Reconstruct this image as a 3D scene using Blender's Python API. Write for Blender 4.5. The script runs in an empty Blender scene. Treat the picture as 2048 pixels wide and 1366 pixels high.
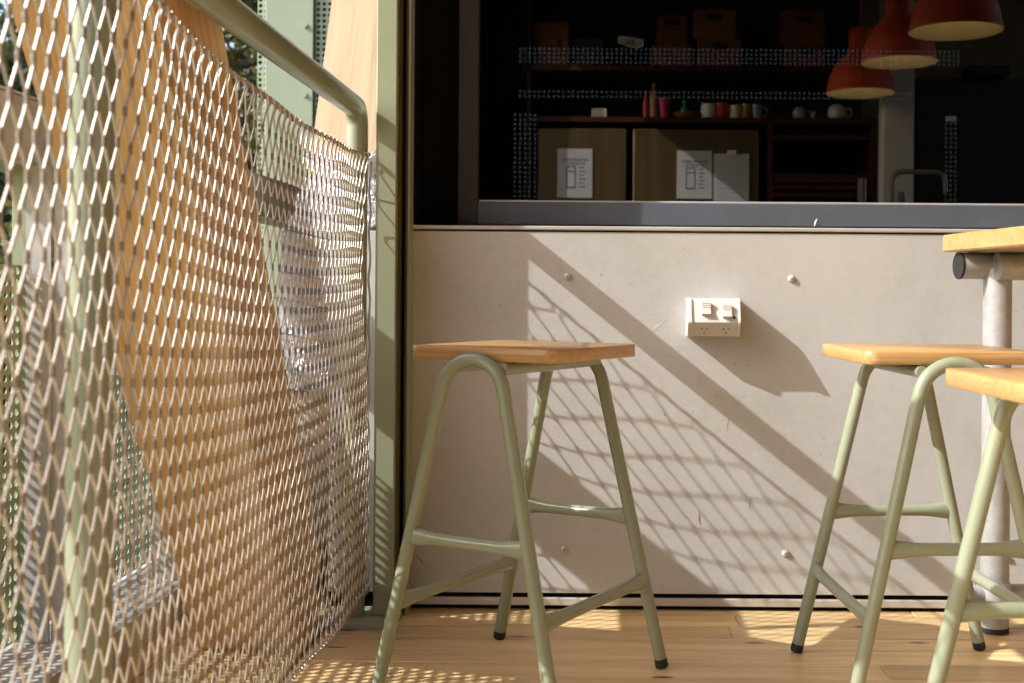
import bpy, math, random
from mathutils import Vector, Matrix, noise as mnoise

R = math.radians
random.seed(7)
sc = bpy.context.scene
COL = sc.collection

# ------------------------------------------------------------------ camera
HC = 0.763                       # camera height
FPX = 2400.0                     # focal length in photo pixels (2048 wide)
cam = bpy.data.cameras.new('camera')
camo = bpy.data.objects.new('camera', cam)
COL.objects.link(camo)
cam.sensor_width = 36.0
cam.lens = FPX / 2048 * 36
cam.shift_x = -(1200 - 1024) / 2048
cam.shift_y = -(683 - 582) / 2048
cam.clip_start = 0.05
cam.clip_end = 500
cam.dof.use_dof = True
cam.dof.focus_distance = 2.5
cam.dof.aperture_fstop = 5.6
camo.matrix_world = Matrix.Translation((0, 0, HC)) @ Matrix.Rotation(R(90), 4, 'X') @ Matrix.Rotation(R(0.42), 4, 'Z')
sc.camera = camo

# ------------------------------------------------------------------ light
SUN = Vector((3.2, 1.0, -2.53)).normalized()     # direction the sunlight travels
w = bpy.data.worlds.new('World')
sc.world = w
w.use_nodes = True
nt = w.node_tree
sky = nt.nodes.new('ShaderNodeTexSky')
sky.sky_type = 'NISHITA'
sky.sun_disc = False
sky.sun_elevation = math.asin(-SUN.z)
sky.sun_rotation = math.atan2(-SUN.x, -SUN.y)
sky.altitude = 50
sky.air_density = 1.0
sky.dust_density = 4.0
nt.links.new(sky.outputs[0], nt.nodes['Background'].inputs[0])
nt.nodes['Background'].inputs[1].default_value = 0.12
sun = bpy.data.lights.new('sun', 'SUN')
sun.energy = 2.4
sun.angle = R(0.4)
sun.color = (1.0, 0.98, 0.95)
suno = bpy.data.objects.new('sun', sun)
COL.objects.link(suno)
suno.rotation_euler = SUN.to_track_quat('-Z', 'Y').to_euler()
suno.location = (-6, -2, 6)

sc.view_settings.view_transform = 'Standard'
sc.view_settings.look = 'None'
sc.view_settings.exposure = 1.56
sc.view_settings.gamma = 1.0
sc.render.engine = 'CYCLES'
sc.cycles.use_denoising = True
sc.cycles.max_bounces = 12
sc.cycles.diffuse_bounces = 6
sc.cycles.transparent_max_bounces = 16
sc.cycles.caustics_reflective = False
sc.cycles.caustics_refractive = False
sc.cycles.sample_clamp_indirect = 6.0

# ------------------------------------------------------------------ helpers
class MB:
    def __init__(s):
        s.v = []; s.f = []
    def add(s, vs, fs):
        o = len(s.v)
        s.v += [tuple(p) for p in vs]
        s.f += [tuple(i + o for i in f) for f in fs]
        return s
    def box(s, a, b, bev=0.0):
        x0, y0, z0 = a; x1, y1, z1 = b
        if bev <= 0:
            vs = [(x0,y0,z0),(x1,y0,z0),(x1,y1,z0),(x0,y1,z0),(x0,y0,z1),(x1,y0,z1),(x1,y1,z1),(x0,y1,z1)]
            return s.add(vs, [(0,3,2,1),(4,5,6,7),(0,1,5,4),(1,2,6,5),(2,3,7,6),(3,0,4,7)])
        c = bev
        vs = []
        for z, k in ((z0, c), (z0 + c, 0), (z1 - c, 0), (z1, c)):
            q = c
            ring = [(x0+q,y0+k),(x1-q,y0+k),(x1-k,y0+q),(x1-k,y1-q),(x1-q,y1-k),(x0+q,y1-k),(x0+k,y1-q),(x0+k,y0+q)] if k == 0 else \
                   [(x0+q+0*q,y0+q),(x1-q,y0+q),(x1-q,y0+q+1e-5),(x1-q,y1-q-1e-5),(x1-q,y1-q),(x0+q,y1-q),(x0+q,y1-q-1e-5),(x0+q,y0+q+1e-5)]
            vs += [(p[0], p[1], z) for p in ring]
        fs = [tuple(range(7, -1, -1)), tuple(range(24, 32))]
        for r in range(3):
            for i in range(8):
                j = (i + 1) % 8
                fs.append((r*8+i, r*8+j, r*8+8+j, r*8+8+i))
        return s.add(vs, fs)
    def tube(s, pts, rad, n=10, up=None, rad2=None, caps=True):
        pts = [Vector(p) for p in pts]
        m = len(pts)
        rads = rad if isinstance(rad, (list, tuple)) else [rad] * m
        rads2 = rads if rad2 is None else rad2
        tans = []
        for i in range(m):
            a = pts[max(0, i-1)]; b = pts[min(m-1, i+1)]
            tans.append((b - a).normalized())
        t0 = tans[0]
        if up is None:
            up = Vector((0, 0, 1)) if abs(t0.z) < 0.9 else Vector((1, 0, 0))
        up = Vector(up)
        nrm = (up - t0 * up.dot(t0)).normalized()
        vs = []; fs = []
        for i in range(m):
            t = tans[i]
            nrm = (nrm - t * nrm.dot(t)).normalized()
            bi = t.cross(nrm)
            for k in range(n):
                a = 2 * math.pi * k / n
                vs.append(pts[i] + nrm * (math.cos(a) * rads2[i]) + bi * (math.sin(a) * rads[i]))
        for i in range(m - 1):
            for k in range(n):
                k2 = (k + 1) % n
                fs.append((i*n+k, i*n+k2, (i+1)*n+k2, (i+1)*n+k))
        if caps:
            fs.append(tuple(range(n-1, -1, -1)))
            fs.append(tuple(range((m-1)*n, m*n)))
        return s.add(vs, fs)
    def lathe(s, prof, n=24, c=(0,0,0)):
        vs = []; fs = []
        for r, z in prof:
            for k in range(n):
                a = 2*math.pi*k/n
                vs.append((c[0]+r*math.cos(a), c[1]+r*math.sin(a), c[2]+z))
        for i in range(len(prof)-1):
            for k in range(n):
                k2 = (k+1) % n
                fs.append((i*n+k, i*n+k2, (i+1)*n+k2, (i+1)*n+k))
        return s.add(vs, fs)
    def prism(s, poly, axis, a, b):
        """poly of 2D points extruded along an axis from a to b"""
        def P(p, t):
            if axis == 'x': return (t, p[0], p[1])
            if axis == 'y': return (p[0], t, p[1])
            return (p[0], p[1], t)
        n = len(poly)
        vs = [P(p, a) for p in poly] + [P(p, b) for p in poly]
        fs = [tuple(range(n-1, -1, -1)), tuple(range(n, 2*n))]
        for i in range(n):
            j = (i+1) % n
            fs.append((i, j, n+j, n+i))
        return s.add(vs, fs)
    def mesh(s, name, smooth=False, sharp=50):
        me = bpy.data.meshes.new(name)
        me.from_pydata(s.v, [], s.f)
        me.validate()
        import bmesh
        bm = bmesh.new(); bm.from_mesh(me)
        bmesh.ops.recalc_face_normals(bm, faces=bm.faces)
        bm.to_mesh(me); bm.free()
        if smooth:
            me.polygons.foreach_set('use_smooth', [True] * len(me.polygons))
            try:
                me.set_sharp_from_angle(angle=R(sharp))
            except Exception:
                pass
        return me

def link(name, data, mat=None, parent=None, loc=None, rot=None):
    o = bpy.data.objects.new(name, data)
    COL.objects.link(o)
    if mat is not None and data is not None and not data.materials:
        data.materials.append(mat)
    if parent is not None: o.parent = parent
    if loc is not None: o.location = loc
    if rot is not None: o.rotation_euler = rot
    return o
def ob(name, mb, mat, parent=None, smooth=False, loc=None, rot=None, bevel=0, sharp=50):
    o = link(name, mb.mesh(name, smooth, sharp), mat, parent, loc, rot)
    if bevel:
        m = o.modifiers.new('bevel', 'BEVEL'); m.width = bevel; m.segments = 2; m.limit_method = 'ANGLE'; m.angle_limit = R(35)
    return o
def tag(o, label, cat, group=None):
    o['label'] = label; o['category'] = cat
    if group: o['group'] = group
    return o
def struct(o, label=None, cat=None):
    o['kind'] = 'structure'
    if label: o['label'] = label
    if cat: o['category'] = cat
    return o
def thing(name, label, cat, loc=(0,0,0), rotz=0, group=None):
    o = bpy.data.objects.new(name, None)
    COL.objects.link(o)
    o.location = loc; o.rotation_euler = (0, 0, rotz)
    o.empty_display_size = 0.05
    return tag(o, label, cat, group)
def B(a, b, bev=0):
    return MB().box(a, b, bev)
def dup(root, **kw):
    r = root.copy(); COL.objects.link(r)
    for ch in list(root.children):
        c = ch.copy(); COL.objects.link(c); c.parent = r
        for g in ch.children:
            d = g.copy(); COL.objects.link(d); d.parent = c
    for k, v in kw.items(): setattr(r, k, v)
    return r

# ------------------------------------------------------------------ materials
def newmat(name):
    m = bpy.data.materials.new(name); m.use_nodes = True
    n = m.node_tree.nodes; l = m.node_tree.links
    return m, n, l, n['Principled BSDF']
def nd(n, t, **kw):
    x = n.new(t)
    for k, v in kw.items():
        if k in x.inputs: x.inputs[k].default_value = v
        else: setattr(x, k, v)
    return x
def ramp(n, cols):
    r = n.new('ShaderNodeValToRGB')
    while len(r.color_ramp.elements) < len(cols): r.color_ramp.elements.new(0.5)
    for e, (p, c) in zip(r.color_ramp.elements, cols):
        e.position = p; e.color = (*c, 1)
    return r
def coords(n, l, scale, space='Object', rnd=False):
    tc = n.new('ShaderNodeTexCoord')
    mp = n.new('ShaderNodeMapping')
    mp.inputs['Scale'].default_value = scale
    l.new(tc.outputs[space], mp.inputs['Vector'])
    if rnd:
        oi = n.new('ShaderNodeObjectInfo')
        mu = nd(n, 'ShaderNodeMath', operation='MULTIPLY'); mu.inputs[1].default_value = 37.0
        l.new(oi.outputs['Random'], mu.inputs[0])
        cx = n.new('ShaderNodeCombineXYZ')
        for i in range(3): l.new(mu.outputs[0], cx.inputs[i])
        l.new(cx.outputs[0], mp.inputs['Location'])
    return mp
def wood(name, light, mid, dark, rough=0.4, grain=(1.2, 26, 26), fine=(4, 220, 220), knots=0.0, coat=0.0, vary=0.25, bump=0.06, rings=None):
    m, n, l, p = newmat(name)
    mp = coords(n, l, grain, rnd=True)
    ns = nd(n, 'ShaderNodeTexNoise', Scale=1.0, Detail=6.0, Roughness=0.6, Distortion=0.6)
    l.new(mp.outputs[0], ns.inputs['Vector'])
    mp2 = coords(n, l, fine, rnd=True)
    nf = nd(n, 'ShaderNodeTexNoise', Scale=1.0, Detail=3.0, Roughness=0.6)
    l.new(mp2.outputs[0], nf.inputs['Vector'])
    src = ns.outputs['Fac']
    if rings:
        mp3 = coords(n, l, (0.22, 1, 1))
        mp3.inputs['Location'].default_value = (0, rings[1], rings[2])
        wv = nd(n, 'ShaderNodeTexWave', Scale=6.2832 / (20 * rings[0]), Distortion=2.2, Detail=2.0)
        wv.inputs['Detail Scale'].default_value = 0.12
        wv.wave_type = 'RINGS'; wv.rings_direction = 'X'; wv.wave_profile = 'SAW'
        l.new(mp3.outputs[0], wv.inputs['Vector'])
        mr = nd(n, 'ShaderNodeMix', data_type='FLOAT'); mr.inputs[0].default_value = rings[3]
        l.new(ns.outputs['Fac'], mr.inputs[2]); l.new(wv.outputs['Fac'], mr.inputs[3])
        src = mr.outputs[0]
    mx = nd(n, 'ShaderNodeMix', data_type='FLOAT'); mx.inputs[0].default_value = 0.35
    l.new(src, mx.inputs[2]); l.new(nf.outputs['Fac'], mx.inputs[3])
    rp = ramp(n, [(0.36, dark), (0.50, mid), (0.62, light)])
    l.new(mx.outputs[0], rp.inputs[0])
    col = rp.outputs[0]
    if knots > 0:
        mk = coords(n, l, (3.4, 8.0, 8.0), rnd=True)
        vo = nd(n, 'ShaderNodeTexVoronoi', Scale=1.0); vo.voronoi_dimensions = '2D'
        l.new(mk.outputs[0], vo.inputs['Vector'])
        kr = ramp(n, [(0.0, (1, 1, 1)), (0.05, (0.8, 0.8, 0.8)), (0.09, (0, 0, 0))])
        l.new(vo.outputs['Distance'], kr.inputs[0])
        sel = nd(n, 'ShaderNodeMath', operation='GREATER_THAN'); sel.inputs[1].default_value = 1 - knots
        sep = n.new('ShaderNodeSeparateColor'); l.new(vo.outputs['Color'], sep.inputs[0]); l.new(sep.outputs[0], sel.inputs[0])
        mu = nd(n, 'ShaderNodeMath', operation='MULTIPLY'); l.new(kr.outputs[0], mu.inputs[0]); l.new(sel.outputs[0], mu.inputs[1])
        mm = nd(n, 'ShaderNodeMix', data_type='RGBA'); l.new(mu.outputs[0], mm.inputs[0]); l.new(col, mm.inputs[6])
        mm.inputs[7].default_value = (dark[0]*0.25, dark[1]*0.2, dark[2]*0.2, 1)
        col = mm.outputs[2]
    oi = n.new('ShaderNodeObjectInfo')
    hs = n.new('ShaderNodeHueSaturation')
    mr = nd(n, 'ShaderNodeMapRange'); mr.inputs['To Min'].default_value = 1 - vary; mr.inputs['To Max'].default_value = 1 + vary * 0.5
    l.new(oi.outputs['Random'], mr.inputs[0]); l.new(mr.outputs[0], hs.inputs['Value']); l.new(col, hs.inputs['Color'])
    l.new(hs.outputs[0], p.inputs['Base Color'])
    rr = nd(n, 'ShaderNodeMapRange'); rr.inputs['To Min'].default_value = rough - 0.08; rr.inputs['To Max'].default_value = rough + 0.12
    l.new(ns.outputs['Fac'], rr.inputs[0]); l.new(rr.outputs[0], p.inputs['Roughness'])
    bp = nd(n, 'ShaderNodeBump', Strength=bump, Distance=0.003); l.new(mx.outputs[0], bp.inputs['Height']); l.new(bp.outputs[0], p.inputs['Normal'])
    p.inputs['Coat Weight'].default_value = coat; p.inputs['Coat Roughness'].default_value = 0.25
    return m
def paint(name, col, rough=0.4, metal=0.0, var=0.12, scale=9.0, bump=0.03, spec=0.5, coat=0.0, streak=None):
    m, n, l, p = newmat(name)
    mp = coords(n, l, streak or (1, 1, 1))
    ns = nd(n, 'ShaderNodeTexNoise', Scale=scale, Detail=7.0, Roughness=0.65); l.new(mp.outputs[0], ns.inputs['Vector'])
    c0 = tuple(c * (1 - var) for c in col); c1 = tuple(min(1, c * (1 + var)) for c in col)
    rp = ramp(n, [(0.3, c0), (0.7, c1)]); l.new(ns.outputs['Fac'], rp.inputs[0]); l.new(rp.outputs[0], p.inputs['Base Color'])
    rr = nd(n, 'ShaderNodeMapRange'); rr.inputs['To Min'].default_value = max(0.02, rough - 0.1); rr.inputs['To Max'].default_value = rough + 0.1
    l.new(ns.outputs['Fac'], rr.inputs[0]); l.new(rr.outputs[0], p.inputs['Roughness'])
    p.inputs['Metallic'].default_value = metal
    p.inputs['Specular IOR Level'].default_value = spec
    p.inputs['Coat Weight'].default_value = coat
    if bump:
        n2 = nd(n, 'ShaderNodeTexNoise', Scale=scale * 22, Detail=4.0); l.new(mp.outputs[0], n2.inputs['Vector'])
        bp = nd(n, 'ShaderNodeBump', Strength=bump, Distance=0.002); l.new(n2.outputs['Fac'], bp.inputs['Height']); l.new(bp.outputs[0], p.inputs['Normal'])
    return m

M = {}
M['floor'] = wood('floor_pine', (0.77, 0.58, 0.32), (0.70, 0.505, 0.255), (0.52, 0.33, 0.135), rough=0.38, grain=(1.6, 20, 20), fine=(5, 170, 170), knots=0.5, coat=0.12, vary=0.24)
M['seat'] = wood('seat_ash', (0.56, 0.35, 0.15), (0.50, 0.295, 0.115), (0.38, 0.20, 0.07), rough=0.36, grain=(2.2, 40, 40), fine=(6, 260, 260), coat=0.2, vary=0.05, rings=(0.0075, 0.02, -0.58, 0.22))
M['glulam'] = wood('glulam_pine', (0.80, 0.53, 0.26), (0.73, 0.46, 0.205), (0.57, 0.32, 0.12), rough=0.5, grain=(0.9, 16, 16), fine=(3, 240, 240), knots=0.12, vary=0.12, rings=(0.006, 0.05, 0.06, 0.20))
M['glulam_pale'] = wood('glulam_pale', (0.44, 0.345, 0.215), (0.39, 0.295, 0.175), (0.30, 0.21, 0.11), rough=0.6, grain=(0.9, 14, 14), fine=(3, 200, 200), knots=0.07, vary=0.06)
M['ceiling'] = wood('ceiling_pine', (0.62, 0.42, 0.22), (0.55, 0.35, 0.17), (0.42, 0.24, 0.10), rough=0.55, grain=(0.8, 14, 14), vary=0.15)
M['sage'] = paint('sage_powdercoat', (0.268, 0.298, 0.205), rough=0.24, var=0.05, scale=6, bump=0.015, coat=0.15)
M['sage_flat'] = paint('sage_flat', (0.295, 0.345, 0.25), rough=0.45, var=0.06, scale=4, bump=0.03)
M['galv'] = paint('galvanised_steel', (0.40, 0.405, 0.415), rough=0.5, metal=0.15, var=0.22, scale=24, bump=0.03)
M['galv_tube'] = paint('galvanised_tube', (0.40, 0.40, 0.40), rough=0.42, metal=0.3, var=0.18, scale=30, bump=0.05)
M['alu'] = paint('aluminium_strip', (0.55, 0.52, 0.49), rough=0.42, metal=0.3, var=0.08, scale=12)
M['black'] = paint('black_rubber', (0.015, 0.015, 0.016), rough=0.6, var=0.2)
M['frame'] = paint('window_frame', (0.088, 0.100, 0.122), rough=0.5, spec=0.2, var=0.10, scale=6, bump=0.02)
M['stile'] = paint('dark_stile', (0.035, 0.031, 0.033), rough=0.5, spec=0.2)
M['gasket'] = paint('dark_gasket', (0.006, 0.0055, 0.0055), rough=0.7, spec=0.1)
M['track'] = paint('bronze_track', (0.10, 0.085, 0.035), rough=0.40, metal=0.2, var=0.2)
M['white'] = paint('white_plastic', (0.60, 0.59, 0.565), rough=0.35, var=0.04, scale=30, bump=0.02)
M['dark_slot'] = paint('dark_slot', (0.02, 0.014, 0.010), rough=0.6)

# cement board
def cement():
    m, n, l, p = newmat('cement_board')
    a = coords(n, l, (1, 1, 1))
    big = nd(n, 'ShaderNodeTexNoise', Scale=2.3, Detail=8.0, Roughness=0.62, Distortion=0.4); l.new(a.outputs[0], big.inputs['Vector'])
    s = coords(n, l, (12, 60, 300))
    st = nd(n, 'ShaderNodeTexNoise', Scale=1.0, Detail=4.0, Roughness=0.6); l.new(s.outputs[0], st.inputs['Vector'])
    mo = nd(n, 'ShaderNodeTexNoise', Scale=38.0, Detail=5.0, Roughness=0.7); l.new(a.outputs[0], mo.inputs['Vector'])
    mx = nd(n, 'ShaderNodeMix', data_type='FLOAT'); mx.inputs[0].default_value = 0.22; l.new(big.outputs['Fac'], mx.inputs[2]); l.new(st.outputs['Fac'], mx.inputs[3])
    mx2 = nd(n, 'ShaderNodeMix', data_type='FLOAT'); mx2.inputs[0].default_value = 0.32; l.new(mx.outputs[0], mx2.inputs[2]); l.new(mo.outputs['Fac'], mx2.inputs[3])
    rp = ramp(n, [(0.35, (0.415, 0.41, 0.39)), (0.5, (0.475, 0.477, 0.467)), (0.65, (0.515, 0.522, 0.517))]); l.new(mx2.outputs[0], rp.inputs[0])
    # small dark specks and chips
    vs = nd(n, 'ShaderNodeTexVoronoi', Scale=13.0); vs.voronoi_dimensions = '2D'
    sxz = n.new('ShaderNodeSeparateXYZ'); cxz = n.new('ShaderNodeCombineXYZ'); l.new(a.outputs[0], sxz.inputs[0]); l.new(sxz.outputs[0], cxz.inputs[0]); l.new(sxz.outputs[2], cxz.inputs[1]); l.new(cxz.outputs[0], vs.inputs['Vector'])
    kr = ramp(n, [(0.0, (1, 1, 1)), (0.035, (0, 0, 0))]); l.new(vs.outputs['Distance'], kr.inputs[0])
    sep = n.new('ShaderNodeSeparateColor'); l.new(vs.outputs['Color'], sep.inputs[0])
    sel = nd(n, 'ShaderNodeMath', operation='GREATER_THAN'); sel.inputs[1].default_value = 0.90; l.new(sep.outputs[0], sel.inputs[0])
    mu = nd(n, 'ShaderNodeMath', operation='MULTIPLY'); l.new(kr.outputs[0], mu.inputs[0]); l.new(sel.outputs[0], mu.inputs[1])
    # grime stains
    gr = nd(n, 'ShaderNodeTexNoise', Scale=5.5, Detail=9.0, Roughness=0.75, Distortion=1.2); l.new(a.outputs[0], gr.inputs['Vector'])
    gk = ramp(n, [(0.60, (0, 0, 0)), (0.78, (0.35, 0.35, 0.35))]); l.new(gr.outputs['Fac'], gk.inputs[0])
    mg = nd(n, 'ShaderNodeMix', data_type='RGBA'); l.new(gk.outputs[0], mg.inputs[0]); l.new(rp.outputs[0], mg.inputs[6]); mg.inputs[7].default_value = (0.36, 0.29, 0.21, 1)
    mm = nd(n, 'ShaderNodeMix', data_type='RGBA'); l.new(mu.outputs[0], mm.inputs[0]); l.new(mg.outputs[2], mm.inputs[6]); mm.inputs[7].default_value = (0.20, 0.15, 0.11, 1)
    l.new(mm.outputs[2], p.inputs['Base Color'])
    p.inputs['Roughness'].default_value = 0.62
    bp = nd(n, 'ShaderNodeBump', Strength=0.10, Distance=0.0015); l.new(mx2.outputs[0], bp.inputs['Height']); l.new(bp.outputs[0], p.inputs['Normal'])
    return m
M['cement'] = cement()

def steel_rope():
    m, n, l, p = newmat('steel_rope')
    p.inputs['Base Color'].default_value = (0.60, 0.56, 0.52, 1)
    p.inputs['Metallic'].default_value = 0.95
    p.inputs['Roughness'].default_value = 0.37
    tc = n.new('ShaderNodeTexCoord')
    mp = nd(n, 'ShaderNodeMapping'); mp.inputs['Scale'].default_value = (200, 200, 330); mp.inputs['Rotation'].default_value = (0.5, 0.5, 0)
    l.new(tc.outputs['Object'], mp.inputs['Vector'])
    wv = nd(n, 'ShaderNodeTexWave', Scale=1.0, Distortion=0.0); wv.bands_direction = 'Z'; l.new(mp.outputs[0], wv.inputs['Vector'])
    bp = nd(n, 'ShaderNodeBump', Strength=0.15, Distance=0.0004); l.new(wv.outputs['Fac'], bp.inputs['Height']); l.new(bp.outputs[0], p.inputs['Normal'])
    return m
M['rope'] = steel_rope()
M['ferrule'] = paint('ferrule_copper_grey', (0.27, 0.24, 0.215), rough=0.5, metal=0.6, var=0.15, scale=60)

def glass():
    m, n, l, p = newmat('window_glass')
    n.remove(p)
    out = n['Material Output']
    tr = n.new('ShaderNodeBsdfTransparent'); tr.inputs[0].default_value = (0.56, 0.55, 0.53, 1)
    gl = n.new('ShaderNodeBsdfGlossy'); gl.inputs['Roughness'].default_value = 0.0
    fr = n.new('ShaderNodeFresnel'); fr.inputs[0].default_value = 1.55
    mul = nd(n, 'ShaderNodeMath', operation='MULTIPLY'); mul.inputs[1].default_value = 0.75; l.new(fr.outputs[0], mul.inputs[0])
    mx = n.new('ShaderNodeMixShader'); l.new(mul.outputs[0], mx.inputs[0]); l.new(tr.outputs[0], mx.inputs[1]); l.new(gl.outputs[0], mx.inputs[2])
    l.new(mx.outputs[0], out.inputs[0])
    return m
M['glass'] = glass()

def wrap():
    m, n, l, p = newmat('bubble_wrap')
    out = n['Material Output']
    p.inputs['Base Color'].default_value = (0.70, 0.72, 0.76, 1)
    p.inputs['Roughness'].default_value = 0.10
    p.inputs['Metallic'].default_value = 0.5
    a = coords(n, l, (1, 1, 1))
    n1 = nd(n, 'ShaderNodeTexNoise', Scale=26.0, Detail=7.0, Roughness=0.7, Distortion=2.0); l.new(a.outputs[0], n1.inputs['Vector'])
    vo = nd(n, 'ShaderNodeTexVoronoi', Scale=85.0); l.new(a.outputs[0], vo.inputs['Vector'])
    ad = nd(n, 'ShaderNodeMath', operation='ADD'); l.new(n1.outputs['Fac'], ad.inputs[0])
    mu = nd(n, 'ShaderNodeMath', operation='MULTIPLY'); mu.inputs[1].default_value = 0.35; l.new(vo.outputs['Distance'], mu.inputs[0]); l.new(mu.outputs[0], ad.inputs[1])
    bp = nd(n, 'ShaderNodeBump', Strength=1.0, Distance=0.02); l.new(ad.outputs[0], bp.inputs['Height']); l.new(bp.outputs[0], p.inputs['Normal'])
    tr = n.new('ShaderNodeBsdfTransparent'); tr.inputs[0].default_value = (0.92, 0.93, 0.95, 1)
    mx = n.new('ShaderNodeMixShader'); mx.inputs[0].default_value = 0.72
    l.new(tr.outputs[0], mx.inputs[1]); l.new(p.outputs[0], mx.inputs[2]); l.new(mx.outputs[0], out.inputs[0])
    return m
M['wrap'] = wrap()
M['tape'] = paint('dark_strap', (0.03, 0.03, 0.035), rough=0.4)

def leafmat(name, c1, c2):
    m, n, l, p = newmat(name)
    g = n.new('ShaderNodeNewGeometry')
    rp = ramp(n, [(0.0, c1), (1.0, c2)]); l.new(g.outputs['Random Per Island'], rp.inputs[0]); l.new(rp.outputs[0], p.inputs['Base Color'])
    p.inputs['Roughness'].default_value = 0.5
    tl = n.new('ShaderNodeBsdfTranslucent'); l.new(rp.outputs[0], tl.inputs[0])
    mx = n.new('ShaderNodeMixShader'); mx.inputs[0].default_value = 0.35
    l.new(p.outputs[0], mx.inputs[1]); l.new(tl.outputs[0], mx.inputs[2]); l.new(mx.outputs[0], n['Material Output'].inputs[0])
    return m
M['leaf_dark'] = leafmat('leaf_dark', (0.028, 0.045, 0.014), (0.08, 0.10, 0.035))
M['leaf_yellow'] = leafmat('leaf_yellow', (0.07, 0.085, 0.022), (0.16, 0.15, 0.045))
M['bark'] = paint('bark', (0.12, 0.085, 0.06), rough=0.85, var=0.3, scale=14, bump=0.3)
M['grass'] = paint('grass_ground', (0.075, 0.10, 0.035), rough=0.9, var=0.45, scale=3.0, bump=0.3)

# ------------------------------------------------------------------ setting: ground, floors, roof
gm = MB().add([(-150,-150,-0.6),(150,-150,-0.6),(150,150,-0.6),(-150,150,-0.6)], [(0,1,2,3)])
struct(ob('ground', gm, M['grass']), 'green lawn and soil outside the veranda', 'ground')

WALL = 2.87          # face of the cement board
deck = ob('floor', B((-0.612, -4.0, -0.20), (4.0, WALL + 0.2, -0.021)), M['gasket'])
struct(deck, 'varnished pine board floor of the veranda', 'floor')
y = WALL + 0.05
i = 0
bw = 0.0915
while y > -4.0:
    y0 = y - bw
    cuts = [-0.612, 4.0]
    if y > 1.6:
        c = random.uniform(0.2, 1.9)
        cuts = [-0.612, c, 4.0]
    for a, b in zip(cuts[:-1], cuts[1:]):
        L = b - a - 0.0012
        mb = MB().box((-L/2, -bw/2 + 0.0012, -0.020), (L/2, bw/2 - 0.0012, 0.0), 0.0018)
        o = ob('floorboard', mb, M['floor'], deck, loc=((a+b)/2, (y+y0)/2, random.uniform(-0.0006, 0.0002)))
    y = y0
    i += 1
edge = ob('timber_ledge', B((-1.02, 0.2, -0.20), (-0.620, 4.6, -0.022)), M['gasket'])
struct(edge, 'timber ledge outside the wire mesh, spotted with sun', 'ledge')
for (xa, xb) in ((-0.748, -0.622), (-0.90, -0.752), (-1.018, -0.904)):
    L = 4.4
    w2 = xb - xa
    o = ob('floorboard', MB().box((-L/2, -w2/2, -0.02), (L/2, w2/2, 0), 0.0012), M['floor'], edge, loc=((xa+xb)/2, 2.4, -0.001), rot=(0, 0, R(90)))

# veranda roof with timber lining
rf = ob('veranda_roof', B((-1.15, -2.2, 3.06), (4.2, 2.86, 3.16)), M['frame'])
tag(rf, 'pine lined veranda roof over the stools', 'roof')
x = -1.15
while x < 4.15:
    ob('lining_board', B((x + 0.002, -2.2, 3.04), (x + 0.138, 2.86, 3.058)), M['ceiling'], rf)
    x += 0.14
# the same flat boards run along Y: fine from below

# ------------------------------------------------------------------ cement board wall under the window
wallp = ob('cladding_panel', B((-0.645, WALL, 0.040), (2.45, WALL + 0.010, 0.9035)), M['cement'], bevel=0.0008)
tag(wallp, 'beige cement board panel below the window with round screw caps', 'wall panel')
def cap_mesh():
    mb = MB().lathe([(0.0001, -0.004), (0.0016, -0.0041), (0.0018, -0.0058), (0.0045, -0.0055), (0.0078, -0.0035), (0.0092, 0.0)], 18)
    return mb
capme = MB()
for r_, z_ in ((0,0),): pass
cm = cap_mesh().mesh('screw_cap', True)
def wx(px, Y): return (px - 1200) * Y / FPX
def wz(py, Y): return HC + (582 - py) * Y / FPX
for (px, py) in ((1135, 554), (1583, 555), (1133, 1100), (1575, 1104), (2018, 1110)):
    o = link('screw_cap', cm, M['cement'], wallp, loc=(wx(px, WALL), WALL, wz(py, WALL)), rot=(R(-90), 0, 0))
    o = ob('screw_hole', MB().lathe([(0.0001, 0), (0.0017, 0), (0.0017, 0.0006), (0.0001, 0.0006)], 10), M['dark_slot'], None)
    o.parent = wallp; o.location = (wx(px, WALL), WALL - 0.0062, wz(py, WALL)); o.rotation_euler = (R(-90), 0, 0)

back = ob('wall_backing', B((-0.645, WALL + 0.012, 0.0), (2.45, WALL + 0.14, 0.898)), M['gasket'])
tag(back, 'black backing behind the gap under the cement board', 'wall')
ob('base_strip', B((-0.47, WALL - 0.001, 0.010), (2.45, WALL + 0.0115, 0.0285), 0.002), M['alu'], back)
sill = ob('sill_flashing', B((-0.47, WALL - 0.004, 0.908), (2.45, 2.975, 0.9175), 0.002), M['alu'])
tag(sill, 'thin grey metal sill strip between the board and the window', 'sill')

# steel column with base plate
colr = ob('steel_column', B((-0.5205, 2.775, 0.008), (-0.4725, 2.862, 3.05), 0.0025), M['sage'])
tag(colr, 'flat sage green steel column standing beside the window', 'column')
ob('base_plate', MB().prism([(-0.632, 2.690), (-0.490, 2.690), (-0.462, 2.712), (-0.455, 2.86), (-0.632, 2.86)], 'z', 0.0005, 0.0078), M['sage_flat'], colr)
# track strips between column and window
tr = thing('door_track', 'dark bronze sliding track strips beside the sage column', 'track', (-0.46, 2.84, 0))
for k, (xa, xb, ya, m_) in enumerate(((-0.4715, -0.4665, 2.800, 'track'), (-0.4655, -0.4600, 2.842, 'gasket'), (-0.4595, -0.4525, 2.822, 'track'), (-0.4520, -0.4470, 2.812, 'sage_flat'))):
    ob('track_strip', B((xa + 0.46, ya - 2.84, 0.002), (xb + 0.46, 2.866 - 2.84, 3.0)), M[m_], tr)

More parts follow.
